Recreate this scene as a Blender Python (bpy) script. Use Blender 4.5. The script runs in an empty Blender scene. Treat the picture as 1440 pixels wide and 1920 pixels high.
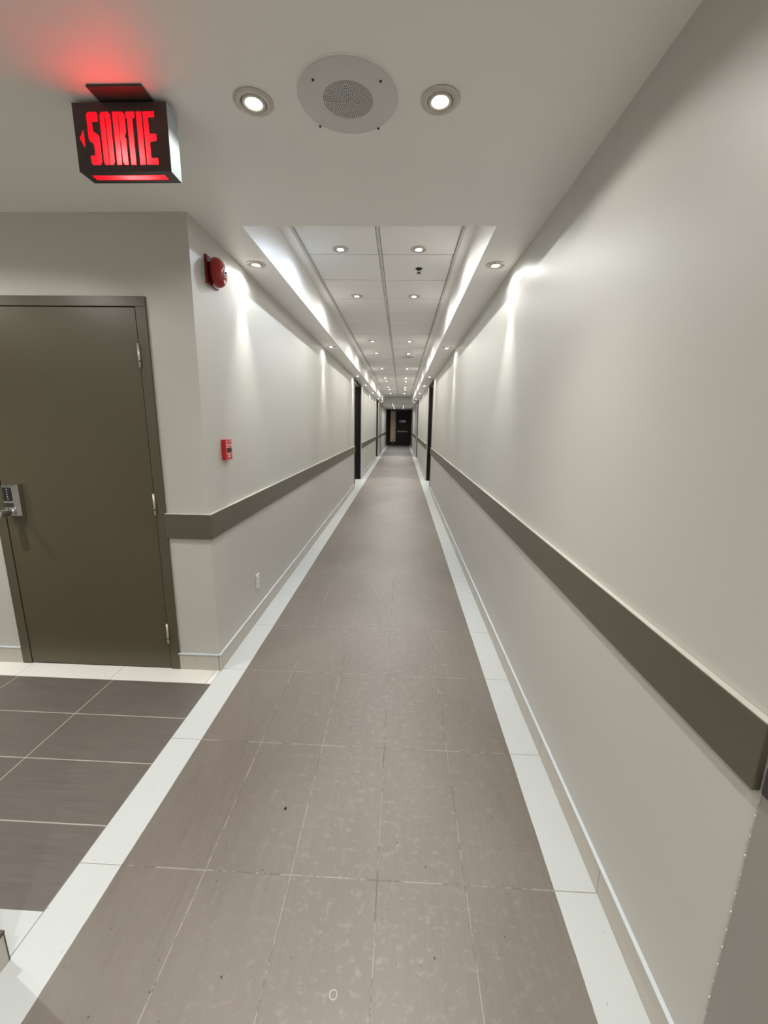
import bpy, bmesh, math
from mathutils import Matrix, Vector
PI = math.pi
sc = bpy.context.scene
COL = sc.collection

# ------------------------------------------------------------ camera
cam = bpy.data.cameras.new('camera'); camo = bpy.data.objects.new('camera', cam); COL.objects.link(camo)
R_ = Vector((0.99897163, 0.0420455, 0.01696664)); U_ = Vector((-0.02542067, 0.2095384, 0.97746992)); F_ = Vector((-0.03754305, 0.97689602, -0.21039175))
M = Matrix.Identity(4)
for i in range(3):
    M[i][0] = R_[i]; M[i][1] = U_[i]; M[i][2] = -F_[i]
M[0][3], M[1][3], M[2][3] = 0, 0, 1.5913
camo.matrix_world = M
cam.sensor_fit = 'AUTO'; cam.sensor_width = 36.0; cam.lens = 767.89 / 1920 * 36; cam.clip_start = 0.02; cam.clip_end = 100
sc.camera = camo
# ------------------------------------------------------------ world, exposure, lamp strengths
w = bpy.data.worlds.new('world'); sc.world = w; w.use_nodes = True
w.node_tree.nodes['Background'].inputs[0].default_value = (0.9, 0.95, 1, 1)
w.node_tree.nodes['Background'].inputs[1].default_value = 0.02
sc.view_settings.view_transform = 'Standard'; sc.view_settings.look = 'None'
sc.view_settings.gamma = 1; sc.view_settings.use_curve_mapping = False
sc.view_settings.exposure = 1.68
P_NEAR, P_SOFFIT, P_TRAY, P_END, P_HALL, P_ALCOVE = 4.9, 2.2, 9.8, 11.0, 7.6, 10.0
NARROW = 3.8
WARM = (1.0, 0.985, 0.93); NEUT = (1.0, 0.995, 0.955); COOL = (0.72, 0.83, 1.0)

# ------------------------------------------------------------ measures
WL, WR = -1.143, 0.732            # corridor walls
SL, SR = -0.911, 0.486            # inner edges of the soffits
YD = 2.358                        # lobby wall with the door
ZC, ZG = 2.649, 2.95              # low ceiling, tile ceiling
YT0, YT1 = 2.517, 21.7            # raised part of the ceiling
YE = 31.8                         # end of the corridor
LXW = -4.2                        # far side of the lobby
YB = -3.6                         # behind the camera
BL, BR = -0.981, 0.578            # inner edges of the white floor bands
ALC = [(10.17, 11.92), (19.0, 20.45)]

# ------------------------------------------------------------ material helpers
class N:
    def __init__(s, name, rough=0.5, spec=0.5, metal=0.0):
        s.m = bpy.data.materials.new(name); s.m.use_nodes = True
        s.t = s.m.node_tree; s.b = s.t.nodes['Principled BSDF']
        s.b.inputs['Roughness'].default_value = rough
        s.b.inputs['Specular IOR Level'].default_value = spec
        s.b.inputs['Metallic'].default_value = metal
        s._pos = None
    def node(s, k, **kw):
        n = s.t.nodes.new(k)
        for a, v in kw.items(): setattr(n, a, v)
        return n
    def link(s, a, b): s.t.links.new(a, b)
    def put(s, sock, v):
        if isinstance(v, (int, float)): sock.default_value = v
        elif isinstance(v, tuple): sock.default_value = v if len(v) == 4 or sock.type == 'VECTOR' else (*v, 1)
        else: s.link(v, sock)
    def math(s, op, a, b=0.0, c=0.0, clamp=False):
        n = s.node('ShaderNodeMath', operation=op, use_clamp=clamp)
        s.put(n.inputs[0], a); s.put(n.inputs[1], b); s.put(n.inputs[2], c)
        return n.outputs[0]
    def xyz(s):
        if s._pos is None:
            g = s.node('ShaderNodeNewGeometry'); p = s.node('ShaderNodeSeparateXYZ')
            s.link(g.outputs['Position'], p.inputs[0]); s._pos = (p.outputs[0], p.outputs[1], p.outputs[2])
        return s._pos
    def noise(s, sx=1, sy=1, sz=1, detail=3, rough=0.5):
        tc = s.node('ShaderNodeNewGeometry'); mp = s.node('ShaderNodeMapping')
        mp.inputs['Scale'].default_value = (sx, sy, sz); s.link(tc.outputs['Position'], mp.inputs[0])
        n = s.node('ShaderNodeTexNoise'); n.inputs['Scale'].default_value = 1; n.inputs['Detail'].default_value = detail
        n.inputs['Roughness'].default_value = rough
        s.link(mp.outputs[0], n.inputs[0]); return n.outputs[0]
    def ramp(s, f, a, b, lo=0.0, hi=1.0):
        n = s.node('ShaderNodeMapRange'); s.put(n.inputs[0], f)
        for i, v in zip((1, 2, 3, 4), (a, b, lo, hi)): n.inputs[i].default_value = v
        return n.outputs[0]
    def mix(s, f, a, b):
        n = s.node('ShaderNodeMix', data_type='RGBA'); s.put(n.inputs[0], f)
        s.put(n.inputs[6], a); s.put(n.inputs[7], b); return n.outputs[2]
    def lines(s, c, off, step, half):
        """1 on lines at off + k*step of half width half"""
        t = s.math('FRACT', s.math('ADD', s.math('DIVIDE', s.math('SUBTRACT', c, off), step), 100.5))
        d = s.math('MULTIPLY', s.math('ABSOLUTE', s.math('SUBTRACT', t, 0.5)), step)
        return s.ramp(d, half, half + 0.0012, 1, 0)
    def line(s, c, at, half):
        return s.ramp(s.math('ABSOLUTE', s.math('SUBTRACT', c, at)), half, half + 0.0012, 1, 0)
    def cell(s, a, b):
        v = s.node('ShaderNodeCombineXYZ'); s.link(a, v.inputs[0]); s.link(b, v.inputs[1])
        n = s.node('ShaderNodeTexWhiteNoise', noise_dimensions='2D'); s.link(v.outputs[0], n.inputs[0]); return n.outputs[0]
    def idx(s, c, off, step): return s.math('FLOOR', s.math('DIVIDE', s.math('SUBTRACT', c, off), step))
    def bump(s, h, strength, dist=0.002):
        n = s.node('ShaderNodeBump'); n.inputs['Strength'].default_value = strength; n.inputs['Distance'].default_value = dist
        s.put(n.inputs['Height'], h); s.link(n.outputs[0], s.b.inputs['Normal'])
    def color(s, c): s.put(s.b.inputs['Base Color'], c)
    def emit(s, c, k): s.put(s.b.inputs['Emission Color'], c); s.b.inputs['Emission Strength'].default_value = k

def plain(name, c, rough=0.5, metal=0.0, spec=0.5, var=0.06, sc_=30):
    n = N(name, rough, spec, metal)
    f = n.noise(sc_, sc_, sc_)
    d = tuple(x * (1 - var) for x in c); l = tuple(min(1, x * (1 + var)) for x in c)
    n.color(n.mix(f, d, l)); return n.m

def wall_paint(name, c, rough=0.43):
    n = N(name, rough, 0.5)
    f = n.noise(1.3, 1.3, 1.3)
    n.color(n.mix(f, tuple(x * 0.97 for x in c), tuple(x * 1.03 for x in c)))
    n.bump(n.noise(140, 140, 140, 2), 0.10, 0.0012)
    return n.m

def tile_material(name, base, streak, joints, tone=1.0, dirt=1.0, grout_dark=0.5, grout_mix=0.55):
    """joints: list of (axis, off, step, half); streak: axis along which the grain runs"""
    n = N(name, 0.42, 0.45); X, Y, Z = n.xyz()
    s = (75, 5, 1) if streak == 'y' else (5, 75, 1)
    s2 = (16, 2.0, 1) if streak == 'y' else (2.0, 16, 1)
    g = n.noise(*s, detail=4, rough=0.65); g2 = n.noise(*s2, detail=3)
    lo = tuple(x * 0.86 for x in base); hi = tuple(x * 1.13 for x in base)
    c = n.mix(n.ramp(g, 0.3, 0.7), lo, hi)
    c = n.mix(n.ramp(g2, 0.35, 0.65, 0, 0.5), c, tuple(x * 1.12 for x in base))
    ji = [(n.xyz()['xy'.index(a)], o, st) for a, o, st, h in joints]
    if len(ji) >= 2:
        v = n.cell(n.idx(*ji[0]), n.idx(*ji[1]))
        c = n.mix(n.ramp(v, 0, 1, 0, 0.22), c, tuple(x * 0.72 for x in base))
    if dirt:
        # scuffs concentrated on the walked middle of the corridor
        mid = n.ramp(n.math('ABSOLUTE', n.math('ADD', X, 0.03)), 0.05, 0.75, 1, 0)
        c = n.mix(n.math('MULTIPLY', mid, 0.30), c, (0.30, 0.275, 0.25))
        sp = n.noise(26, 34, 1, detail=9, rough=0.74)
        m = n.ramp(sp, 0.53, 0.72, 0, 0.42)
        c = n.mix(n.math('MULTIPLY', m, n.math('ADD', n.math('MULTIPLY', mid, 0.8), 0.12)), c, (0.50, 0.47, 0.44))
        fine = n.ramp(n.noise(60, 75, 1, detail=5, rough=0.8), 0.66, 0.74, 0, 0.5)
        c = n.mix(n.math('MULTIPLY', fine, mid), c, (0.68, 0.66, 0.63))
        blot = n.ramp(n.noise(1.6, 0.9, 1, detail=2), 0.35, 0.7, 0, 0.16)
        c = n.mix(blot, c, (0.42, 0.39, 0.36))
        speck = n.ramp(n.noise(66, 71, 1, detail=0), 0.85, 0.865, 0, 0.7)
        c = n.mix(speck, c, (0.05, 0.04, 0.035))
    gm = None
    for a, o, st, h in joints:
        l = n.lines(n.xyz()['xy'.index(a)], o, st, h)
        if streak == 'x' and a == 'x' and not dirt: l = n.math('MULTIPLY', l, n.ramp(n.math('ABSOLUTE', n.math('ADD', X, 1.15)), 0.05, 0.06, 0, 1))
        gm = l if gm is None else n.math('MAXIMUM', gm, l)
    gn = n.noise(7, 5, 1, detail=6, rough=0.8)
    gc = n.mix(n.ramp(gn, 0.44, 0.52), tuple([grout_dark * x for x in (0.20, 0.18, 0.15)]), (0.40, 0.375, 0.34))
    c = n.mix(n.math('MULTIPLY', gm, grout_mix), c, gc)
    n.color(c)
    n.put(n.b.inputs['Roughness'], n.ramp(g, 0.3, 0.7, 0.36, 0.50))
    n.bump(n.math('MULTIPLY', gm, -1.0), 0.5, 0.0015)
    return n.m

def white_tile(name, joints, c=(0.55, 0.57, 0.565)):
    n = N(name, 0.30, 0.5)
    f = n.noise(3, 3, 1, 4)
    col = n.mix(f, tuple(x * 0.97 for x in c), tuple(min(1, x * 1.03) for x in c))
    speck = n.ramp(n.noise(70, 64, 1, detail=0), 0.82, 0.84, 0, 0.6); col = n.mix(speck, col, (0.3, 0.27, 0.22))
    gm = None
    for a, o, st, h in joints:
        l = n.lines(n.xyz()['xy'.index(a)], o, st, h); gm = l if gm is None else n.math('MAXIMUM', gm, l)
    if gm is not None:
        col = n.mix(n.math('MULTIPLY', gm, 0.8), col, (0.25, 0.23, 0.19)); n.bump(n.math('MULTIPLY', gm, -1.0), 0.4, 0.001)
    n.color(col); return n.m

WALLC = (0.555, 0.542, 0.503)
M_WALL = wall_paint('beige wall paint', WALLC)
M_CEIL = wall_paint('ceiling paint', (0.88, 0.865, 0.84), 0.45)
M_TILE = plain('ceiling tile', (0.84, 0.83, 0.81), 0.95, spec=0.0, sc_=200)
M_GRID = plain('ceiling grid', (0.62, 0.61, 0.58), 0.8, spec=0.1)
M_GAP = plain('ceiling tile reveal', (0.06, 0.058, 0.055), 0.9)
R0 = 1.1507
CX0, CST = BL, (BR - BL) / 5
M_FLOOR = tile_material('taupe corridor tile', (0.158, 0.130, 0.112), 'y', [('x', CX0, CST, 0.0015), ('y', R0, 0.61, 0.0018)])
M_FLOOR2 = tile_material('taupe tile beyond threshold', (0.19, 0.18, 0.175), 'x', [('x', CX0, CST, 0.001), ('y', 22.9, 0.61, 0.003)], dirt=0)
M_LOBBY = tile_material('taupe lobby tile', (0.126, 0.109, 0.096), 'x', [('x', -1.15, 0.61, 0.0022), ('y', 2.209, 0.306, 0.0022)], dirt=0, grout_dark=2.2, grout_mix=0.85)
M_BAND = white_tile('white border tile', [('y', R0, 0.61, 0.0012)])
M_BANDL = white_tile('white border tile lobby', [('x', -1.175, 0.61, 0.0010)], (0.76, 0.745, 0.71))
M_BANDP = white_tile('white threshold tile', [])
M_THRESH = plain('dark threshold strip', (0.07, 0.065, 0.065), 0.5)
M_GROUT = plain('grey grout', (0.20, 0.19, 0.17), 0.9)

def base_mat():
    n = N('baseboard tile', 0.4, 0.45); X, Y, Z = n.xyz()
    f = n.noise(4, 4, 40, 4)
    c = n.mix(f, (0.47, 0.435, 0.38), (0.56, 0.525, 0.47))
    l = n.lines(Y, R0, 0.61, 0.0012)
    c = n.mix(n.math('MULTIPLY', l, 0.8), c, (0.12, 0.10, 0.08))
    st = n.ramp(n.noise(20, 6, 30, 5, 0.7), 0.62, 0.75, 0, 0.5)
    c = n.mix(st, c, (0.42, 0.33, 0.24))
    n.color(c); return n.m
M_BASE = base_mat()
M_BASEL = plain('baseboard tile lobby', (0.50, 0.47, 0.42), 0.4)
M_CAP = plain('white metal edge strip', (0.60, 0.625, 0.65), 0.25, var=0.02)
M_JOINT = plain('dark joint', (0.10, 0.085, 0.07), 0.9)

def rail_mat():
    n = N('olive wall rail', 0.33, 0.5); X, Y, Z = n.xyz()
    f = n.noise(3, 3, 30, 3)
    c = n.mix(f, (0.096, 0.087, 0.064), (0.114, 0.104, 0.078))
    l = n.lines(Y, 2.674, 2.44, 0.0009)
    n.color(n.mix(l, c, (0.05, 0.045, 0.03))); return n.m
M_RAIL = rail_mat()
M_RAIL_CATCH = plain('painted rail catch light', (0.62, 0.60, 0.54), 0.3)
M_DOOR = plain('olive brown door paint', (0.090, 0.076, 0.045), 0.36, var=0.05, sc_=3)
M_DFRAME = plain('olive brown frame paint', (0.094, 0.081, 0.054), 0.34, var=0.04, sc_=6)
M_BLACK = plain('black', (0.012, 0.012, 0.013), 0.5)
M_NICKEL = plain('brushed nickel', (0.60, 0.56, 0.51), 0.36, 0.55, sc_=60)
M_STEEL = plain('satin chrome', (0.55, 0.55, 0.55), 0.25, 1.0, sc_=60)
M_WHITEP = plain('white plastic', (0.78, 0.77, 0.74), 0.35)
M_OFFP = plain('speaker enamel', (0.66, 0.655, 0.64), 0.45, var=0.02)
M_RED = plain('glossy red enamel', (0.34, 0.012, 0.010), 0.12)
M_REDD = plain('dark red enamel', (0.20, 0.008, 0.008), 0.25)
M_REDP = plain('red plastic', (0.52, 0.014, 0.016), 0.25)
M_PINK = plain('pale pink lettering', (0.80, 0.45, 0.45), 0.4)
M_DKRED = plain('dark red recess', (0.05, 0.002, 0.004), 0.3)
M_ESP = plain('espresso wood', (0.008, 0.0055, 0.0055), 0.35, spec=0.25, var=0.3, sc_=8)
M_ESPL = plain('brown painted panel', (0.085, 0.055, 0.045), 0.4)
M_DKTRIM = plain('charcoal trim', (0.035, 0.034, 0.030), 0.4)
M_JAMB = plain('grey green jamb paint', (0.30, 0.295, 0.265), 0.4, var=0.05, sc_=6)
M_SIGNB = plain('dark grey sign housing', (0.055, 0.045, 0.043), 0.35)
M_SIGNW = plain('white sign side', (0.40, 0.45, 0.47), 0.4)
M_GLASSW = plain('painted warm-light glass strip', (0.72, 0.56, 0.38), 0.3)
M_BRASS = plain('bronze bar', (0.32, 0.20, 0.13), 0.35, 0.5)

def emat(name, c, k):
    n = N(name, 0.5, 0.2); n.color(tuple(min(1, x) for x in c)); n.emit(c, k); return n.m
M_LAMPW = emat('warm lamp lens', WARM, 14); M_LAMPN = emat('neutral lamp lens', NEUT, 14); M_LAMPC = emat('cool lamp lens', (0.80, 0.88, 1.0), 14)
def red_diffuser():
    m = bpy.data.materials.new('red sign diffuser'); m.use_nodes = True; t = m.node_tree
    for n in list(t.nodes): t.nodes.remove(n)
    o = t.nodes.new('ShaderNodeOutputMaterial'); a = t.nodes.new('ShaderNodeAddShader')
    e = t.nodes.new('ShaderNodeEmission'); e.inputs[0].default_value = (1.0, 0.0, 0.004, 1); e.inputs[1].default_value = 1.05
    tr = t.nodes.new('ShaderNodeBsdfTranslucent'); tr.inputs[0].default_value = (1.0, 0.035, 0.045, 1)
    t.links.new(e.outputs[0], a.inputs[0]); t.links.new(tr.outputs[0], a.inputs[1]); t.links.new(a.outputs[0], o.inputs[0])
    return m
M_REDL = red_diffuser()

# ------------------------------------------------------------ mesh helpers
class MB:
    def __init__(s): s.bm = bmesh.new(); s.mats = []
    def mi(s, m):
        if m not in s.mats: s.mats.append(m)
        return s.mats.index(m)
    def box(s, x0, x1, y0, y1, z0, z1, m, bev=0.0):
        r = bmesh.ops.create_cube(s.bm, size=1.0)
        vs = r['verts']
        for v in vs:
            v.co = Vector(((x0 + x1) / 2 + v.co.x * (x1 - x0), (y0 + y1) / 2 + v.co.y * (y1 - y0), (z0 + z1) / 2 + v.co.z * (z1 - z0)))
        fs = set(f for v in vs for f in v.link_faces)
        k = s.mi(m)
        for f in fs: f.material_index = k
        if bev > 0:
            es = list(set(e for v in vs for e in v.link_edges))
            rr = bmesh.ops.bevel(s.bm, geom=es, offset=bev, segments=2, profile=0.5, affect='EDGES', material=k)
        return s
    def quad(s, pts, m):
        f = s.bm.faces.new([s.bm.verts.new(p) for p in pts]); f.material_index = s.mi(m); return s
    def poly(s, pts, y0, y1, m):
        """prism from (x,z) outline extruded between y0 (front) and y1"""
        k = s.mi(m); n = len(pts)
        a = [s.bm.verts.new((p[0], y0, p[1])) for p in pts]; b = [s.bm.verts.new((p[0], y1, p[1])) for p in pts]
        fs = [s.bm.faces.new(a), s.bm.faces.new(b[::-1])]
        for i in range(n): fs.append(s.bm.faces.new((a[i], a[(i + 1) % n], b[(i + 1) % n], b[i])))
        for f in fs: f.material_index = k
        return s
    def lathe(s, prof, m, seg=40, mat4=None, caps=True, smooth=True):
        """prof: (r,z) list, axis z, moved by mat4"""
        k = s.mi(m); rings = []; mat4 = mat4 or Matrix.Identity(4)
        for r, z in prof:
            if r < 1e-6: rings.append([s.bm.verts.new(mat4 @ Vector((0, 0, z)))])
            else: rings.append([s.bm.verts.new(mat4 @ Vector((r * math.cos(2 * PI * i / seg), r * math.sin(2 * PI * i / seg), z))) for i in range(seg)])
        for A, B in zip(rings, rings[1:]):
            for i in range(seg):
                j = (i + 1) % seg
                if len(A) == 1 and len(B) == 1: break
                if len(A) == 1: q = (A[0], B[i], B[j])
                elif len(B) == 1: q = (A[i], A[j], B[0])
                else: q = (A[i], A[j], B[j], B[i])
                f = s.bm.faces.new(q); f.material_index = k; f.smooth = smooth
        return s
    def build(s, name, parent=None, loc=None):
        bmesh.ops.recalc_face_normals(s.bm, faces=s.bm.faces[:])
        me = bpy.data.meshes.new(name); s.bm.to_mesh(me); s.bm.free()
        for m in s.mats: me.materials.append(m)
        o = bpy.data.objects.new(name, me); COL.objects.link(o)
        if parent is not None: o.parent = parent
        if loc is not None: o.location = loc
        return o

def tag(o, label=None, cat=None, group=None, kind=None):
    if label: o['label'] = label
    if cat: o['category'] = cat
    if group: o['group'] = group
    if kind: o['kind'] = kind
    return o
def empty(name, loc=(0, 0, 0), rot=(0, 0, 0)):
    o = bpy.data.objects.new(name, None); COL.objects.link(o); o.location = loc; o.rotation_euler = rot
    o.empty_display_size = 0.05; return o
def struct(o, label, cat): return tag(o, label, cat, kind='structure')
def copy_tree(o, parent=None):
    c = o.copy(); COL.objects.link(c); c.parent = parent
    for ch in list(o.children): copy_tree(ch, c)
    return c

# ------------------------------------------------------------ floor
f = MB()
def fq(x0, x1, y0, y1, m): f.quad([(x0, y0, 0), (x1, y0, 0), (x1, y1, 0), (x0, y1, 0)], m)
YTH = 22.75
fq(BL, BR, YB, YTH, M_FLOOR); fq(BL, BR, YTH, YTH + 0.25, M_THRESH); fq(BL, BR, YTH + 0.25, YE + .2, M_FLOOR2)
fq(WL + 0.006, BL, YB, YE + .2, M_BAND); fq(BR, WR, YB, YE + .2, M_BAND)
fq(WL + 0.003, WL + 0.006, YB, YD, M_GROUT)
fq(LXW, WL + 0.003, 2.209, YD + .3, M_BANDL); fq(LXW, WL + 0.003, 0.996, 2.209, M_LOBBY)
fq(LXW, WL + 0.003, YB, 0.996, M_BANDP); fq(WL - 1.2, WL + 0.006, YD + .3, YE + .2, M_BANDP); fq(WR, WR + 1.2, YB, YE + .2, M_BANDP)
o = f.build('floor'); struct(o, 'taupe tiled corridor floor with white tile borders along the walls', 'floor')

# ------------------------------------------------------------ walls
def side_wall(name, xw, sgn, ystart, label):
    b = MB(); y = ystart
    x1 = xw + sgn * 0.14
    for a0, a1 in ALC + [(YE + .2, None)]:
        b.box(min(xw, x1), max(xw, x1), y, a0, 0, 3.0, M_WALL); y = a1
    # closing pieces round each alcove: back, near side, upper wall
    for a0, a1 in ALC:
        xb = xw + sgn * 1.05
        b.box(min(xb, xb + sgn * .1), max(xb, xb + sgn * .1), a0 - .14, a1 + .14, 0, 3.1, M_WALL)
        b.box(min(x1, xb), max(x1, xb), a0 - .1, a0, 0, 3.1, M_WALL)
        b.box(min(x1, xb), max(x1, xb), a1, a1 + .1, 0, 3.1, M_WALL)
        b.box(min(xw, xb), max(xw, xb), a0, a1, 3.0, 3.1, M_CEIL)
        b.box(min(xw, xw + sgn * .02), max(xw, xw + sgn * .02), a0, a1, 2.66, 3.0, M_WALL)
    o = b.build(name); struct(o, label, 'wall'); return o
side_wall('wall_right', WR, 1, 0.10, 'long beige painted wall running down the right side of the corridor')
side_wall('wall_left', WL, -1, YD + 0.1399, 'long beige painted wall on the left side of the corridor with the fire bell')
b = MB(); DX0, DX1, DZ1 = -2.45, -1.425, 2.225
b.box(LXW, DX0, YD, YD + .14, 0, 3.0, M_WALL); b.box(DX1, WL, YD, YD + .1399, 0, 3.0, M_WALL); b.box(DX0, DX1, YD, YD + .14, DZ1, 3.0, M_WALL)
b.box(DX0 - .1, DX1 + .1, YD + .5, YD + .6, 0, 3.0, M_WALL)
struct(b.build('wall_lobby'), 'beige lobby wall around the olive brown door', 'wall')
b = MB(); b.box(LXW, WL, YB, 0.862, 0, 3.0, M_WALL)
struct(b.build('wall_corner'), 'beige wall corner at the bottom left of the lobby', 'wall')
b = MB(); b.box(LXW - .1, LXW, 0.85, YD + .1, 0, 3.0, M_WALL); b.box(LXW, WR + 1, YB - .1, YB, 0, 3.0, M_WALL)
b.box(WR, WR + .14, YB, -0.9, 0, 3.0, M_WALL); b.box(WR + .5, WR + .6, -0.9, 0.1, 0, 3.0, M_WALL)
struct(b.build('wall_rear'), 'beige walls behind the viewpoint', 'wall')
b = MB(); b.box(WL - .14, WR + .14, YE + .12, YE + .25, 0, 3.0, M_WALL)
struct(b.build('wall_end'), 'wall at the far end of the corridor behind the dark door', 'wall')

# ------------------------------------------------------------ ceiling
b = MB(); T = 3.12
b.box(LXW, WR + .7, YB, YT0, ZC, T, M_CEIL)
b.box(WL, SL, YT0, YT1, ZC, T, M_CEIL); b.box(SR, WR, YT0, YT1, ZC, T, M_CEIL)
b.box(WL, WR, YT1, YE + .2, ZC, T, M_CEIL)
GX0, GX1, GXC = -0.806, 0.394, -0.209
b.box(SL, GX0, YT0, YT1, ZG - 0.012, T, M_CEIL); b.box(GX1, SR, YT0, YT1, ZG - 0.012, T, M_CEIL)
struct(b.build('ceiling'), 'painted gypsum ceiling with side soffits and raised tray', 'ceiling')
b = MB()
b.box(GX0, GX1, YT0, YT1, ZG + 0.012, T, M_GAP)
ys = []; y = 3.728 - 0.61 * 2
while y < YT1 + .3: ys.append(y); y += 0.61
for y0, y1 in zip(ys, ys[1:]):
    y0c, y1c = max(y0, YT0), min(y1, YT1)
    if y1c - y0c < .05: continue
    g = 0.006
    b.box(GX0 + .006, GXC - .016, y0c + g, y1c - g, ZG, ZG + .02, M_TILE)
    b.box(GXC + .016, GX1 - .006, y0c + g, y1c - g, ZG, ZG + .02, M_TILE)
struct(b.build('ceiling'), 'square white acoustic tiles in the raised ceiling', 'ceiling')
b = MB()
b.box(GXC - .012, GXC + .012, YT0, YT1, ZG - 0.001, ZG + .02, M_GRID)
b.box(GX0 - .02, GX0, YT0, YT1, ZG - 0.015, ZG - .010, M_GRID); b.box(GX1, GX1 + .02, YT0, YT1, ZG - 0.015, ZG - .010, M_GRID)
b.box(GX0, GX1, 11.95, 11.975, ZG - .004, ZG + .01, M_GRID)
struct(b.build('trim_1'), 'white metal tee along the middle of the tile ceiling', 'ceiling grid')

# ------------------------------------------------------------ baseboards (tile with white edge strip)
TB = 0.010; ZB, ZT = 0.104, 0.114
def base_y(name, segs, xw, sgn, label):
    b = MB()
    for y0, y1 in segs:
        xa, xb = sorted((xw, xw + sgn * TB)); b.box(xa, xb, y0, y1, 0.001, ZB, M_BASE)
        xa, xb = sorted((xw, xw + sgn * (TB + .003))); b.box(xa, xb, y0, y1, ZB, ZT, M_CAP, 0.002)
    struct(b.build(name), label, 'baseboard')
def runs(y0):
    r = []; y = y0
    for a0, a1 in ALC: r.append((y, a0)); y = a1
    r.append((y, YE)); return r
base_y('baseboard_right', runs(0.72), WR, -1, 'low tiled baseboard with white top strip along the right wall')
base_y('baseboard_left', runs(YD - TB - .0002), WL, 1, 'low tiled baseboard with white top strip along the left corridor wall')
b = MB()
for x0, x1 in ((LXW, -2.47), (-1.412, WL)):
    b.box(x0, x1, YD - TB, YD, 0.001, ZB, M_BASEL); b.box(x0, x1, YD - TB - .003, YD, ZB, ZT, M_CAP, 0.002)
b.box(WL + TB - .014, WL + TB - .011, YD - TB - .0006, YD - TB, 0.001, ZB, M_JOINT); b.box(-1.412, WL + TB, YD - TB - .0006, YD - TB, ZB - .0015, ZB, M_JOINT)
struct(b.build('baseboard_lobby'), 'tiled baseboard beside the olive brown door', 'baseboard')
b = MB(); b.box(LXW, WL + TB, 0.862, 0.872, 0.001, ZB, M_BASEL); b.box(WL, WL + TB, YB, 0.862, 0.001, ZB, M_BASEL)
b.box(LXW, WL + TB + .001, 0.8615, 0.874, ZB, ZT, M_JOINT); b.box(WL, WL + TB + .001, YB, 0.862, ZB, ZT, M_JOINT)
b.box(WL + TB - .004, WL + TB + .0008, .8695, .8728, 0.001, ZB, M_JOINT)
struct(b.build('baseboard_corner'), 'tiled baseboard end at the bottom left corner', 'baseboard')

# ------------------------------------------------------------ wall guard rails
RT = 0.017; RZ0, RZ1 = 0.889, 1.040
def rail_box(b, x0, x1, y0, y1):
    b.box(x0, x1, y0, y1, RZ0, RZ1, M_RAIL, 0.0025)
    b.box(x0 + .0005, x1 - .0005, y0 + .0005, y1 - .0005, RZ1 - .001, RZ1 + .004, M_RAIL_CATCH, 0.0015)  # pale top strip: catch light on the rail edge put into the colour
k = 1
def rail(segs, label):
    global k
    k += 1; b = MB()
    for s_ in segs: rail_box(b, *s_)
    return struct(b.build('trim_%d' % k), label, 'wall rail')
rail([(WR - RT, WR, .712, ALC[0][0] - .02)], 'olive brown guard rail on the right wall nearest the camera')
rail([(WR - RT, WR, ALC[0][1] + .03, ALC[1][0] - .02)], 'olive brown guard rail on the right wall beyond the first recess')
rail([(WR - RT, WR, ALC[1][1] + .03, YE)], 'olive brown guard rail on the right wall near the end door')
rail([(WL, WL + RT, YD - .0005, ALC[0][0] - .01), (-1.408, WL + RT - .0005, YD - RT, YD)], 'olive brown guard rail wrapping the left wall corner')
rail([(WL, WL + RT, ALC[0][1] + .03, ALC[1][0] - .02)], 'olive brown guard rail on the left wall beyond the first recess')
rail([(WL, WL + RT, ALC[1][1] + .03, YE)], 'olive brown guard rail on the left wall near the end door')
rail([(LXW, -2.472, YD - RT, YD)], 'olive brown guard rail left of the door')

# ------------------------------------------------------------ grey jamb at the near right
b = MB()
b.box(WR - .006, WR + .05, 0.10, .7035, 0, 2.2, M_JAMB, .002)
b.box(WR - .022, WR + .03, 0.10, .690, .905, .965, M_DKTRIM, .003)
for i in range(70):
    zz = .29 + i * .0083
    r_ = 0.0011 + 0.0011 * abs(math.sin(i * 2.3)) * abs(math.sin(i * .71 + 1))
    b.lathe([(0, -r_), (r_ * .9, -r_ * .4), (r_ * .9, r_ * .4), (0, r_)], M_WHITEP if i % 6 == 0 else M_JAMB, 8, Matrix.Translation((WR - .005, .7045, zz)))
struct(b.build('trim_20'), 'grey painted door jamb at the near right edge', 'door jamb')

# ------------------------------------------------------------ lobby door
d = empty('door_1', (-1.94, YD, 0)); struct(d, 'olive brown metal door with keypad lock in the lobby wall', 'door')
def part(b, name, par, label=None):
    o = b.build(name, par); o.matrix_parent_inverse = Matrix.Identity(4)
    # meshes are written in world coordinates: shift them into the parent's frame
    root = par
    off = Vector(par.matrix_world.translation) if par.type != 'EMPTY' else Vector(par.location)
    o.data.transform(Matrix.Translation(-off)) if par.type == 'EMPTY' else None
    if label: o['label'] = label
    return o
def sub(b, name, par, root, label=None):
    o = b.build(name, par); o.data.transform(Matrix.Translation(-Vector(root.location)))
    if label: o['label'] = label
    return o
YF = YD - .012
b = MB()
b.box(-2.468, -2.408, YF, YD + .13, 0, 2.192, M_DFRAME, .002); b.box(-1.462, -1.404, YF, YD + .13, 0, 2.192, M_DFRAME, .002)
b.box(-2.468, -1.404, YF, YD + .13, 2.192, 2.243, M_DFRAME, .002)
part(b, 'door_frame', d)
b = MB(); b.box(-2.404, -1.466, YF + .004, YD + .04, 0.008, 2.188, M_DOOR, .0015)
leaf = part(b, 'door_leaf', d)
b = MB(); b.box(-2.41, -1.46, YF + .03, YD + .12, 0, 2.2, M_BLACK); part(b, 'door_gap', d)
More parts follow.
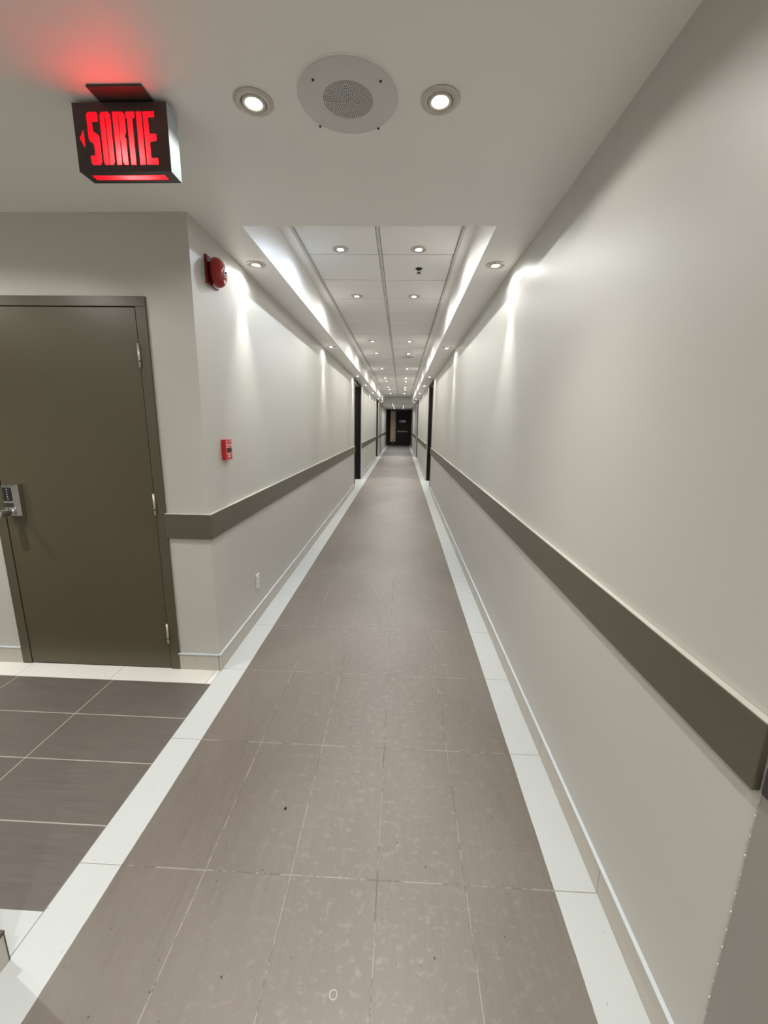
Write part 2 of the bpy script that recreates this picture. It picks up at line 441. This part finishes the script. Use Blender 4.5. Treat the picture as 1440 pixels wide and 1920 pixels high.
for z0, z1 in ((1.875, 2.001), (1.031, 1.162), (.188, .32)):
    b = MB(); b.lathe([(0, z0), (.0068, z0), (.0068, z1), (0, z1)], M_NICKEL, 16, Matrix.Translation((-1.463, YF - .005, 0)))
    b.lathe([(.0072, z0 + .030), (.0075, z0 + .032), (.0075, z0 + .034), (.0072, z0 + .036)], M_DKTRIM, 16, Matrix.Translation((-1.463, YF - .005, 0)))
    part(b, 'hinge', d, 'satin nickel barrel hinge')
# lock body: tapered block
b = MB(); k_ = b.mi(M_STEEL)
y_b, y_f = YF + .003, YF - .042
bk = [(-2.373, 1.008), (-2.275, 1.008), (-2.275, 1.203), (-2.373, 1.203)]; md = [(-2.371, 1.010), (-2.277, 1.010), (-2.277, 1.200), (-2.371, 1.200)]
fr = [(-2.361, 1.014), (-2.290, 1.014), (-2.290, 1.190), (-2.361, 1.190)]
rings = [[b.bm.verts.new((x, yy, z)) for x, z in P] for P, yy in ((bk, y_b), (md, YF - .022), (fr, y_f))]
for A, B in zip(rings, rings[1:]):
    for i in range(4): b.bm.faces.new((A[i], A[(i + 1) % 4], B[(i + 1) % 4], B[i])).material_index = k_
b.bm.faces.new(rings[2]); b.bm.faces.new(rings[0][::-1])
lock = part(b, 'lock_body', d, 'satin chrome mechanical keypad lock')
b = MB(); b.box(-2.357, -2.302, y_f - .002, y_f + .002, 1.104, 1.186, M_BLACK, .001); sub(b, 'keypad_panel', lock, d, 'black keypad panel')
for i in range(5):
    b = MB(); b.lathe([(0, -.004), (.0038, -.004), (.0042, -.002), (.0042, .003)], M_STEEL, 16, Matrix.Translation((-2.325, y_f - .002, 1.174 - i * .0145)) @ Matrix.Rotation(-PI / 2, 4, 'X'))
    sub(b, 'push_button', lock, d)
b = MB(); A = Matrix.Translation((-2.323, y_f, 1.040)) @ Matrix.Rotation(PI / 2, 4, 'X')
b.lathe([(.024, -.002), (.0245, .006), (.019, .009), (.0185, .020), (.0225, .024), (.0235, .030), (.0235, .082), (.022, .086), (.018, .087), (0, .085)], M_STEEL, 40, A)
b.box(-2.358, -2.300, y_f - .0015, y_f + .001, 1.066, 1.092, M_DKTRIM, .002)
sub(b, 'door_knob', lock, d)

# ------------------------------------------------------------ alcove doors and trims
door_n = 2
def alcove(sgn, a0, a1, side, depth_txt):
    global door_n, k
    xw = WR if sgn > 0 else WL
    X_ = lambda a, c: (min(xw + sgn * a, xw + sgn * c), max(xw + sgn * a, xw + sgn * c))
    b = MB()
    # charcoal frame: strip on the corridor face, header under the soffit edge, reveal on the near side
    b.box(*X_(-.006, .006), a0 - .10, a0 - .001, ZT, RZ0, M_DKTRIM); b.box(*X_(-.006, .006), a0 - .10, a0 - .001, RZ1 + .004, 2.648, M_DKTRIM)
    b.box(*X_(-.004, .14), a0, a0 + .03, 0, 2.648, M_DKTRIM)
    b.box(*X_(-.004, .05), a0 + .03, a1 - .03, 2.602, 2.648, M_DKTRIM)
    b.box(*X_(-.004, .02), a1 - .03, a1 - .001, 0, 2.648, M_WALL)
    k += 1
    struct(b.build('trim_%d' % k), 'charcoal frame of the recessed doorway on the %s, %s' % (side, depth_txt), 'door trim')
    e = empty('door_%d' % door_n, (xw + sgn * .5, a1, 0)); door_n += 1
    struct(e, 'espresso brown door in the recess on the %s, %s' % (side, depth_txt), 'door')
    b = MB(); b.box(*X_(.022, 1.0), a1 - .05, a1 - .002, 0.0, 2.60, M_ESP); part(b, 'door_frame', e)
    b = MB(); b.box(*X_(.075, .94), a1 - .066, a1 - .05, 0.01, 2.50, M_ESP, .003)
    for zz in (2.515, 2.545): b.box(*X_(.06, .96), a1 - .060, a1 - .05, zz, zz + .012, M_ESP)
    part(b, 'door_leaf', e)
    b = MB(); b.lathe([(0, 0), (.026, 0), (.026, .008), (.010, .012), (.010, .04), (.026, .05), (.026, .07), (0, .075)], M_NICKEL, 24, Matrix.Translation((xw + sgn * .86, a1 - .066, 1.0)) @ Matrix.Rotation(PI / 2, 4, 'X')); part(b, 'door_knob', e)
    b = MB(); b.box(*X_(.022, 1.0), a1 - .04, a1 - .002, 2.60, 2.685, M_ESPL); part(b, 'transom_panel', e)
alcove(-1, *ALC[0], 'left', 'nearer one'); alcove(1, *ALC[0], 'right', 'nearer one')
alcove(-1, *ALC[1], 'left', 'farther one'); alcove(1, *ALC[1], 'right', 'farther one')
# grey frame posts at the threshold and a thin dark frame near the end
k += 1; b = MB(); b.box(WL, WL + .03, YTH, YTH + .22, 0, 2.648, M_JAMB); struct(b.build('trim_%d' % k), 'grey vertical post on the left wall beside the dark floor threshold', 'door trim')
e = empty('door_%d' % door_n, (WR, 28.1, 0)); door_n += 1
struct(e, 'narrow dark door in the right wall close to the end of the corridor', 'door')
b = MB(); b.box(WR - .018, WR, 27.6, 27.68, 0, 2.2, M_DKTRIM); b.box(WR - .018, WR, 28.6, 28.68, 0, 2.2, M_DKTRIM); b.box(WR - .018, WR, 27.6, 28.68, 2.12, 2.2, M_DKTRIM); part(b, 'door_frame', e)
b = MB(); b.box(WR - .010, WR - .001, 27.68, 28.6, 0.01, 2.12, M_JAMB); part(b, 'door_leaf', e)

# ------------------------------------------------------------ end door
e = empty('door_%d' % door_n, (-.2, YE, 0)); struct(e, 'black end door with tall painted warm-light glass strip and push bar', 'door')
b = MB()
b.box(WL, WR, YE, YE + .1, 2.56, 2.648, M_ESP); b.box(WL, -.90, YE, YE + .1, 0, 2.56, M_ESP); b.box(.62, WR, YE, YE + .1, 0, 2.56, M_ESP); b.box(-.44, -.36, YE, YE + .1, 0, 2.56, M_ESP)
b.box(-.80, .45, YE - .02, YE, 2.55, 2.635, M_ESPL); part(b, 'door_frame', e)
b = MB(); b.box(-.36, .62, YE + .01, YE + .06, .01, 2.56, M_ESP, .003); part(b, 'door_leaf', e)
b = MB(); b.box(-.90, -.44, YE + .02, YE + .1, 0, .26, M_ESP); b.box(-.90, -.86, YE + .02, YE + .1, .26, 2.56, M_ESP); part(b, 'side_panel', e)
b = MB(); b.box(-.83, -.49, YE + .01, YE + .03, .27, 2.52, M_GLASSW); part(b, 'glass_strip', e, 'tall painted warm-light glass strip')  # warm light in this window is put into its cream colour
b = MB(); b.box(-.72, -.60, YE - .01, YE + .01, .12, .16, M_GLASSW); b.box(-.70, -.62, YE, YE + .012, .31, .37, M_ESPL); b.box(-.58, -.50, YE, YE + .012, .45, .52, M_ESPL); part(b, 'kick_latch', e)
b = MB(); b.box(-.33, .45, YE - .06, YE - .03, 1.0, 1.10, M_BRASS, .01); b.box(-.33, -.27, YE - .04, YE + .01, .99, 1.11, M_STEEL, .005); b.box(.40, .45, YE - .04, YE + .01, 1.0, 1.10, M_BRASS, .005); part(b, 'push_bar', e, 'bronze push bar')
s_ = MB(); s_.box(-.17, .31, YE - .012, YE + .009, 1.715, 1.885, M_WHITEP, .004)
for i in range(4): s_.box(-.15 + i * .062, -.105 + i * .062, YE - .015, YE - .011, 1.745, 1.855, M_ESPL)
s_.box(.20, .26, YE - .015, YE - .011, 1.735, 1.80, M_ESPL)
o = s_.build('door_sign'); tag(o, 'small white sign plate on the black end door', 'sign')

# ------------------------------------------------------------ downlights
def spot(par, loc, col, pw, size=158, blend=0.55, rad=0.018):
    L = bpy.data.lights.new('lamp_beam', 'SPOT'); L.energy = pw; L.color = col; L.spot_size = math.radians(size); L.spot_blend = blend; L.shadow_soft_size = rad
    o = bpy.data.objects.new('lamp_beam', L); COL.objects.link(o); o.parent = par; o.location = loc; return o
def make_downlight(lens):
    r = empty('downlight')
    b = MB(); b.lathe([(.064, .0005), (.066, -.002), (.064, -.0045), (.058, -.006), (.044, -.007), (.0425, -.005), (.042, .0)], M_NICKEL, 40); b.build('trim_ring', r)
    b = MB(); b.lathe([(.0405, -.003), (.040, -.0065), (.037, -.0085), (.031, -.0078), (.024, -.005), (.0225, -.001), (.0225, .0)], M_NICKEL, 40)
    b.lathe([(.0425, -.0035), (.0405, -.0035)], M_DKTRIM, 40); b.build('gimbal_ring', r)
    b = MB(); b.lathe([(.0225, -.003), (.020, -.007), (.011, -.010), (0, -.011)], lens, 24); b.build('lamp', r)
    return r
protos = {}
def downlight(x, y, z, tone, pw, label, group, size=157, blend=.22, narrow=None):
    lens, col = {'w': (M_LAMPW, WARM), 'n': (M_LAMPN, NEUT), 'c': (M_LAMPC, COOL)}[tone]
    if tone in protos: r = copy_tree(protos[tone])
    else: r = make_downlight(lens); protos[tone] = r; r = r
    if any(ch.type == 'LIGHT' for ch in r.children):
        for ch in list(r.children):
            if ch.type == 'LIGHT': bpy.data.objects.remove(ch)
    r.location = (x, y, z); tag(r, label, 'downlight', group)
    spot(r, (0, 0, -.014), col, pw, size, blend)
    spot(r, (0, 0, -.014), col, pw * (narrow or NARROW), (100 if not narrow else 54) if narrow != .9 else 90, 1.0)
    return r
ORD = ['first', 'second', 'third', 'fourth', 'fifth', 'sixth', 'seventh', 'eighth', 'ninth', 'tenth']
DL = []
downlight(-.528, 1.626, ZC, 'w', P_NEAR, 'round nickel downlight between the red exit sign and the ceiling speaker', 'downlights in the near ceiling')
downlight(.101, 1.628, ZC, 'w', P_NEAR, 'round nickel downlight just right of the big ceiling speaker', 'downlights in the near ceiling')
SY = [3.07, 6.13, 9.75, 11.95, 14.9, 18.25, 20.6]
for i, y in enumerate(SY):
    downlight(-1.028, y, ZC, 'n' if i else 'w', P_SOFFIT, 'nickel downlight in the left soffit, %s from the camera' % ORD[i], 'downlights in the left soffit', 156, .4, 7)
    downlight(.605 - (.02 if y > 15 else 0), y, ZC, 'n' if i else 'w', P_SOFFIT, 'nickel downlight in the right soffit, %s from the camera' % ORD[i], 'downlights in the right soffit', 156, .4, 7)
TY = [3.62, 4.845, 7.32, 8.50, 10.78, 12.9, 13.9, 16.0, 17.15, 19.3]
for i, y in enumerate(TY):
    downlight(-.524, y, ZG, 'c' if i == 0 else 'n', P_TRAY, ('bluish lit downlight' if i == 0 else 'nickel downlight') + ' in the left row of the tile ceiling, %s from the camera' % ORD[i], 'downlights in the left half of the tile ceiling', 174, .55, .75)
    downlight(.100, y, ZG, 'w' if i == 0 else 'n', P_TRAY, 'nickel downlight in the right row of the tile ceiling, %s from the camera' % ORD[i], 'downlights in the right half of the tile ceiling', 174, .55, .75)
for i, y in enumerate((22.9, 24.8, 26.6, 29.0)):
    downlight(-.52, y, ZC, 'n', P_END, 'tiny downlight in the low ceiling before the end door, left row, %s' % ORD[i], 'downlights before the end door', 160, .4, .9)
for i, y in enumerate((24.5, 26.3, 28.0)):
    downlight(.087, y, ZC, 'n', P_END, 'tiny downlight in the low ceiling before the end door, right row, %s' % ORD[i], 'downlights before the end door', 160, .4, .9)
for i, (sg, (a0, a1)) in enumerate([(s, a) for a in ALC for s in (-1, 1)]):
    xx = (WL - .42) if sg < 0 else (WR + .42)
    downlight(xx, a1 - .35, 2.999, 'n', P_ALCOVE, 'downlight inside the %s recess on the %s' % ('near' if i < 2 else 'far', 'left' if sg < 0 else 'right'), 'downlights in the recesses')
# lamps of the same kind that light the place from outside the frame
for x, y in ((-2.36, 1.35), (-3.3, 1.5), (-.53, -.35), (.10, -.35), (-.53, -2.2), (.10, -2.2)):
    nm = {(-2.36, 1.35): 'in front of the lobby door', (-3.3, 1.5): 'at the far side of the lobby', (-.53, -.35): 'over the viewpoint, left', (.10, -.35): 'over the viewpoint, right',
          (-.53, -2.2): 'behind the viewpoint, left', (.10, -2.2): 'behind the viewpoint, right'}[(x, y)]
    downlight(x, y, ZC, 'w', P_HALL * (1.0 if x > -1 else 1.22), 'downlight ' + nm, 'downlights outside the frame')

# ------------------------------------------------------------ ceiling speakers
def speaker(x, y, z, rad, label, detail=True):
    r = empty('ceiling_speaker', (x, y, z)); tag(r, label, 'speaker')
    b = MB()
    b.lathe([(rad, .0), (rad, -.004), (rad * .975, -.0075), (rad * .60, -.0085), (0, -.0085)], M_OFFP, 72)
    b.lathe([(rad * 1.03, .0), (rad * 1.025, -.003), (rad, -.0035)], M_CEIL, 72)
    b.build('face_plate', r)
    b = MB(); n_ring = 14; R0_ = rad * .50
    if not detail: n_ring = 4
    for i in range(n_ring):
        rr = R0_ * (i + .5) / n_ring; hr = R0_ / n_ring * .36; cnt = max(4, int(2 * PI * rr / (R0_ / n_ring * 1.15)))
        for j in range(cnt):
            a = 2 * PI * j / cnt + i * .3; cx, cy = rr * math.cos(a), rr * math.sin(a)
            vs = [b.bm.verts.new((cx + hr * math.cos(t * PI / 3), cy + hr * math.sin(t * PI / 3), -.0088)) for t in range(6)]
            b.bm.faces.new(vs)
    b.mi(M_BLACK); b.build('perforated_grille', r)
    if detail:
        for sx, sy in ((-.100, -.085), (.112, -.076), (-.117, .120), (.093, .134)):
            b = MB(); b.lathe([(.0045, -.008), (.0042, -.0105), (0, -.0115)], M_DKTRIM, 14, Matrix.Translation((sx, sy, 0))); b.build('screw', r)
    return r
speaker(-.205, 1.612, ZC, .166, 'large round white ceiling speaker with perforated centre, between two downlights')
speaker(.105, 8.93, ZG, .140, 'small round speaker disk in the tile ceiling, midway down the corridor', False)
speaker(.10, 19.75, ZG, .14, 'round speaker disk in the tile ceiling, close to where the ceiling drops', False)

# ------------------------------------------------------------ sprinkler
r = empty('sprinkler_head', (.119, 4.035, ZG)); tag(r, 'small dark sprinkler head in the second right ceiling tile', 'sprinkler')
b = MB(); b.lathe([(.033, 0), (.032, -.003), (.018, -.005), (.012, -.004)], M_DKTRIM, 28); b.build('escutcheon', r)
b = MB(); b.lathe([(.024, -.0055), (.020, -.010), (.010, -.014), (.005, -.018)], M_BLACK, 16)
for s2 in (-1, 1): b.box(s2 * .012 - .0025, s2 * .012 + .0025, -.003, .003, -.032, -.010, M_BLACK)
b.box(-.0145, .0145, -.003, .003, -.034, -.030, M_BLACK); b.build('frame_arms', r)
b = MB(); b.lathe([(0, -.033), (.006, -.034), (.018, -.037), (.018, -.040), (0, -.039)], M_DKTRIM, 18); b.build('deflector', r)

# ------------------------------------------------------------ exit sign
sx0, sx1, sy0, sy1, sz0, sz1 = -1.1425, -.8165, 1.597, 1.667, 2.431, 2.634
r = empty('exit_sign', ((sx0 + sx1) / 2, (sy0 + sy1) / 2, ZC)); tag(r, 'dark box sign hanging from the ceiling with red lit letters SORTIE', 'exit sign')
b = MB(); b.box(-1.050, -.866, 1.543, 1.735, ZC - .008, ZC, M_SIGNB, .002); b.box(-1.0, -.91, 1.61, 1.66, sz1 - .004, ZC - .006, M_SIGNB); part(b, 'ceiling_canopy', r)
# letters as outlines in plane coordinates
ZT_, ZB_ = 2.6075, 2.4515
def rnd(pts): return pts
LET = []
LET.append([(-1.097, 2.6), (-1.092, ZT_), (-1.062, ZT_), (-1.058, 2.6), (-1.058, 2.579), (-1.079, 2.579), (-1.079, 2.551), (-1.062, 2.541), (-1.058, 2.532), (-1.058, 2.46), (-1.064, ZB_), (-1.090, ZB_), (-1.096, 2.459), (-1.097, 2.48), (-1.083, 2.480), (-1.080, 2.477), (-1.080, 2.508), (-1.083, 2.517), (-1.092, 2.522), (-1.097, 2.532)])
LET.append([(-1.051, 2.598), (-1.045, ZT_), (-1.034, ZT_), (-1.034, 2.590), (-1.0335, 2.470), (-1.0335, ZB_), (-1.046, ZB_), (-1.052, 2.460)])
LET.append([(-1.0325, ZT_), (-1.020, ZT_), (-1.013, 2.598), (-1.013, 2.460), (-1.019, ZB_), (-1.0325, ZB_), (-1.0325, 2.470), (-1.031, 2.474), (-1.031, 2.590), (-1.0325, 2.596)])
LET.append([(-1.006, ZT_), (-.9875, ZT_), (-.9875, 2.54), (-.9890, 2.532), (-.9875, 2.522), (-.9880, ZB_), (-1.006, ZB_)])
LET.append([(-.9862, ZT_), (-.972, ZT_), (-.964, 2.600), (-.963, 2.548), (-.966, 2.542), (-.969, 2.537), (-.969, 2.533), (-.965, 2.530), (-.965, ZB_), (-.978, ZB_), (-.984, 2.460), (-.985, 2.520), (-.988, 2.532), (-.985, 2.545), (-.985, 2.590)])
LET.append([(-.9605, ZT_), (-.9295, ZT_), (-.9295, 2.588), (-.9375, 2.588), (-.9375, ZB_), (-.9560, ZB_), (-.9560, 2.588), (-.9605, 2.588)])
LET.append([(-.9235, ZT_), (-.9045, ZT_), (-.9045, ZB_), (-.9240, ZB_)])
LET.append([(-.9000, ZT_), (-.8610, ZT_), (-.8610, 2.590), (-.8830, 2.590), (-.8830, 2.543), (-.8625, 2.543), (-.8590, 2.539), (-.8595, 2.522), (-.8830, 2.519), (-.8830, 2.472), (-.8590, 2.472), (-.8590, ZB_), (-.9000, ZB_)])
ARROW = [(-1.128, 2.532), (-1.114, 2.556), (-1.112, 2.550), (-1.112, 2.512), (-1.113, 2.504)]
# face plate with letter openings (boolean cut), side panels, bottom with slot
b = MB(); b.box(sx0, sx1, sy0, sy0 + .002, sz0, sz1, M_SIGNB); face = part(b, 'face_plate', r)
cb = MB()
for L in LET + [ARROW]: cb.poly(L, sy0 - .01, sy0 + .01, M_SIGNB)
cut = cb.build('cutter'); cut.data.transform(Matrix.Translation(-Vector(r.location))); cut.location = r.location
md_ = face.modifiers.new('cut', 'BOOLEAN'); md_.operation = 'DIFFERENCE'; md_.solver = 'EXACT'; md_.object = cut
bpy.context.view_layer.update()
dg = bpy.context.evaluated_depsgraph_get(); me = bpy.data.meshes.new_from_object(face.evaluated_get(dg)); face.modifiers.clear(); face.data = me
bpy.data.objects.remove(cut)
b = MB()
b.box(sx0, sx0 + .002, sy0 + .002, sy1, sz0, sz1, M_SIGNW); part(b, 'side_panel', r, 'white side panel')
b = MB(); b.box(sx1 - .002, sx1, sy0 + .002, sy1, sz0, sz1, M_SIGNW)
part(b, 'side_panel', r, 'white side panel')
b = MB()
b.box(sx0 + .002, sx1 - .002, sy1 - .002, sy1, sz0, sz1, M_SIGNB); b.box(sx0 + .002, sx1 - .002, sy0 + .002, sy1 - .002, sz1 - .002, sz1, M_SIGNB)
b.box(sx0 + .002, sx1 - .002, sy0 + .002, 1.620, sz0, sz0 + .002, M_SIGNB); b.box(sx0 + .002, sx1 - .002, 1.649, sy1 - .002, sz0, sz0 + .002, M_SIGNB)
b.box(sx0 + .002, -1.116, 1.620, 1.649, sz0, sz0 + .002, M_SIGNB); b.box(-.853, sx1 - .002, 1.620, 1.649, sz0, sz0 + .002, M_SIGNB)
part(b, 'housing', r)
b = MB(); b.quad([(-1.13, sy0 + .0035, 2.445), (-.85, sy0 + .0035, 2.445), (-.85, sy0 + .0035, 2.615), (-1.13, sy0 + .0035, 2.615)], M_REDL); part(b, 'letter_diffuser', r, 'red lit letters SORTIE with left arrow')
b = MB(); b.quad([(-1.12, 1.618, sz0 + .003), (-.85, 1.618, sz0 + .003), (-.85, 1.651, sz0 + .003), (-1.12, 1.651, sz0 + .003)], M_REDL); part(b, 'bottom_diffuser', r, 'red lit strip in the underside')
for xx, pw in ((-.985, .24), (-.93, .12)):
    L = bpy.data.lights.new('sign_lamp', 'POINT'); L.energy = pw; L.color = (1, .75, .6); L.shadow_soft_size = .008
    o = bpy.data.objects.new('sign_lamp', L); COL.objects.link(o); o.parent = r; o.location = Vector((xx, 1.64, 2.475)) - Vector(r.location)

# ------------------------------------------------------------ fire bell
def bell(y, z, label):
    r = empty('fire_bell', (WL, y, z)); tag(r, label, 'alarm bell')
    A = Matrix.Rotation(PI / 2, 4, 'Y')
    b = MB(); b.box(.001, .014, -.072, .072, -.076, .076, M_REDD, .003)
    b.build('back_plate', r)
    b = MB(); b.box(.012, .036, -.045, .045, -.045, .045, M_REDD, .004); b.build('mechanism_box', r)
    b = MB(); b.lathe([(.070, .036), (.078, .034), (.080, .038), (.079, .050), (.073, .064), (.060, .075), (.040, .083), (.018, .087), (0, .0875)], M_RED, 56, A); b.build('gong', r)
    b = MB(); b.lathe([(.022, .0862), (.021, .0885), (.006, .090), (0, .090)], M_STEEL, 28, A); b.lathe([(.008, .089), (.0075, .094), (0, .095)], M_BLACK, 6, A); b.build('centre_nut', r)
    b = MB(); A2 = A @ Matrix.Translation((.046, -.004, .0))
    b.box(.0795, .0830, -.012, .014, -.060, -.034, M_PINK, .001); b.build('paper_label', r)
    return r
bell(2.598, 2.440, 'glossy red fire alarm bell high on the left wall at the corner')
bell(30.6, 2.35, 'tiny red bell on the left wall beside the black end door')

# ------------------------------------------------------------ fire alarm pull station
r = empty('pull_station', (WL, 2.638, 1.412)); tag(r, 'red fire alarm pull station on the left wall above the guard rail', 'fire alarm')
b = MB(); b.box(.001, .030, -.048, .048, -.064, .064, M_REDP, .003); b.build('housing', r)
b = MB(); b.box(.0295, .0312, -.040, .040, .012, .034, M_PINK, .0004); b.box(.0295, .0312, -.040, .040, -.026, -.021, M_PINK)
# T-bar outline and small marks on the front
for (y0, y1, z0, z1) in ((-.034, -.020, .042, .056), (.004, .010, .040, .058), (.020, .034, .046, .058), (-.030, .030, -.036, -.030), (-.006, .006, -.056, -.036), (-.026, -.014, -.050, -.042), (.014, .026, -.050, -.042), (-.043, -.040, -.060, .060), (.041, .044, -.060, .060)):
    b.box(.0295, .0308, y0, y1, z0, z1, M_PINK)
b.build('front_marking', r, ); r.children[-1]['label'] = 'pale marking on the red front'
b = MB(); b.box(.0295, .0318, -.028, .028, -.020, .012, M_DKRED, .0005); b.build('handle_recess', r)
b = MB(); b.box(.0300, .0316, -.034, .034, .017, .021, M_REDP); b.box(.0300, .0316, -.034, .034, .025, .029, M_REDP); b.build('pull_handle', r)

# ------------------------------------------------------------ outlet
r = empty('wall_outlet', (WL, 3.102, .320)); tag(r, 'white wall outlet low on the left corridor wall', 'outlet')
b = MB(); b.box(.0005, .007, -.036, .036, -.060, .060, M_WHITEP, .002); b.build('cover_plate', r)
for s2 in (-1, 1):
    b = MB(); b.box(.006, .009, -.017, .017, s2 * .022 - .014, s2 * .022 + .014, M_WHITEP, .001)
    b.box(.0085, .0094, -.009, -.006, s2 * .022 - .005, s2 * .022 + .006, M_BLACK); b.box(.0085, .0094, .006, .009, s2 * .022 - .005, s2 * .022 + .006, M_BLACK); b.build('socket', r)

# ------------------------------------------------------------ marks on the floor
for x, y, rr, m, lb in ((-.448, 1.406, .007, M_ESP, 'small dark brown crumb on the corridor floor left of the middle'), (-.486, .866, .003, M_BLACK, 'tiny black speck on the floor near the bottom edge'), (.142, .942, .003, M_ESPL, 'tiny brown speck on the floor right of the middle joint')):
    b = MB(); b.lathe([(0, .0), (rr, .0005), (rr * .8, .003), (0, .004)], m, 7); o = b.build('floor_crumb', None, (x, y, .0002)); o.scale = (.8, 1.1, .6); tag(o, lb, 'crumb')
b = MB(); b.lathe([(.0095, .0), (.010, .0006), (.0115, .0006), (.012, 0)], M_BASEL, 20); o = b.build('chewing_gum_mark', None, (-.153, .845, .0002)); tag(o, 'small whitish ring stain on the floor near the bottom edge', 'stain')
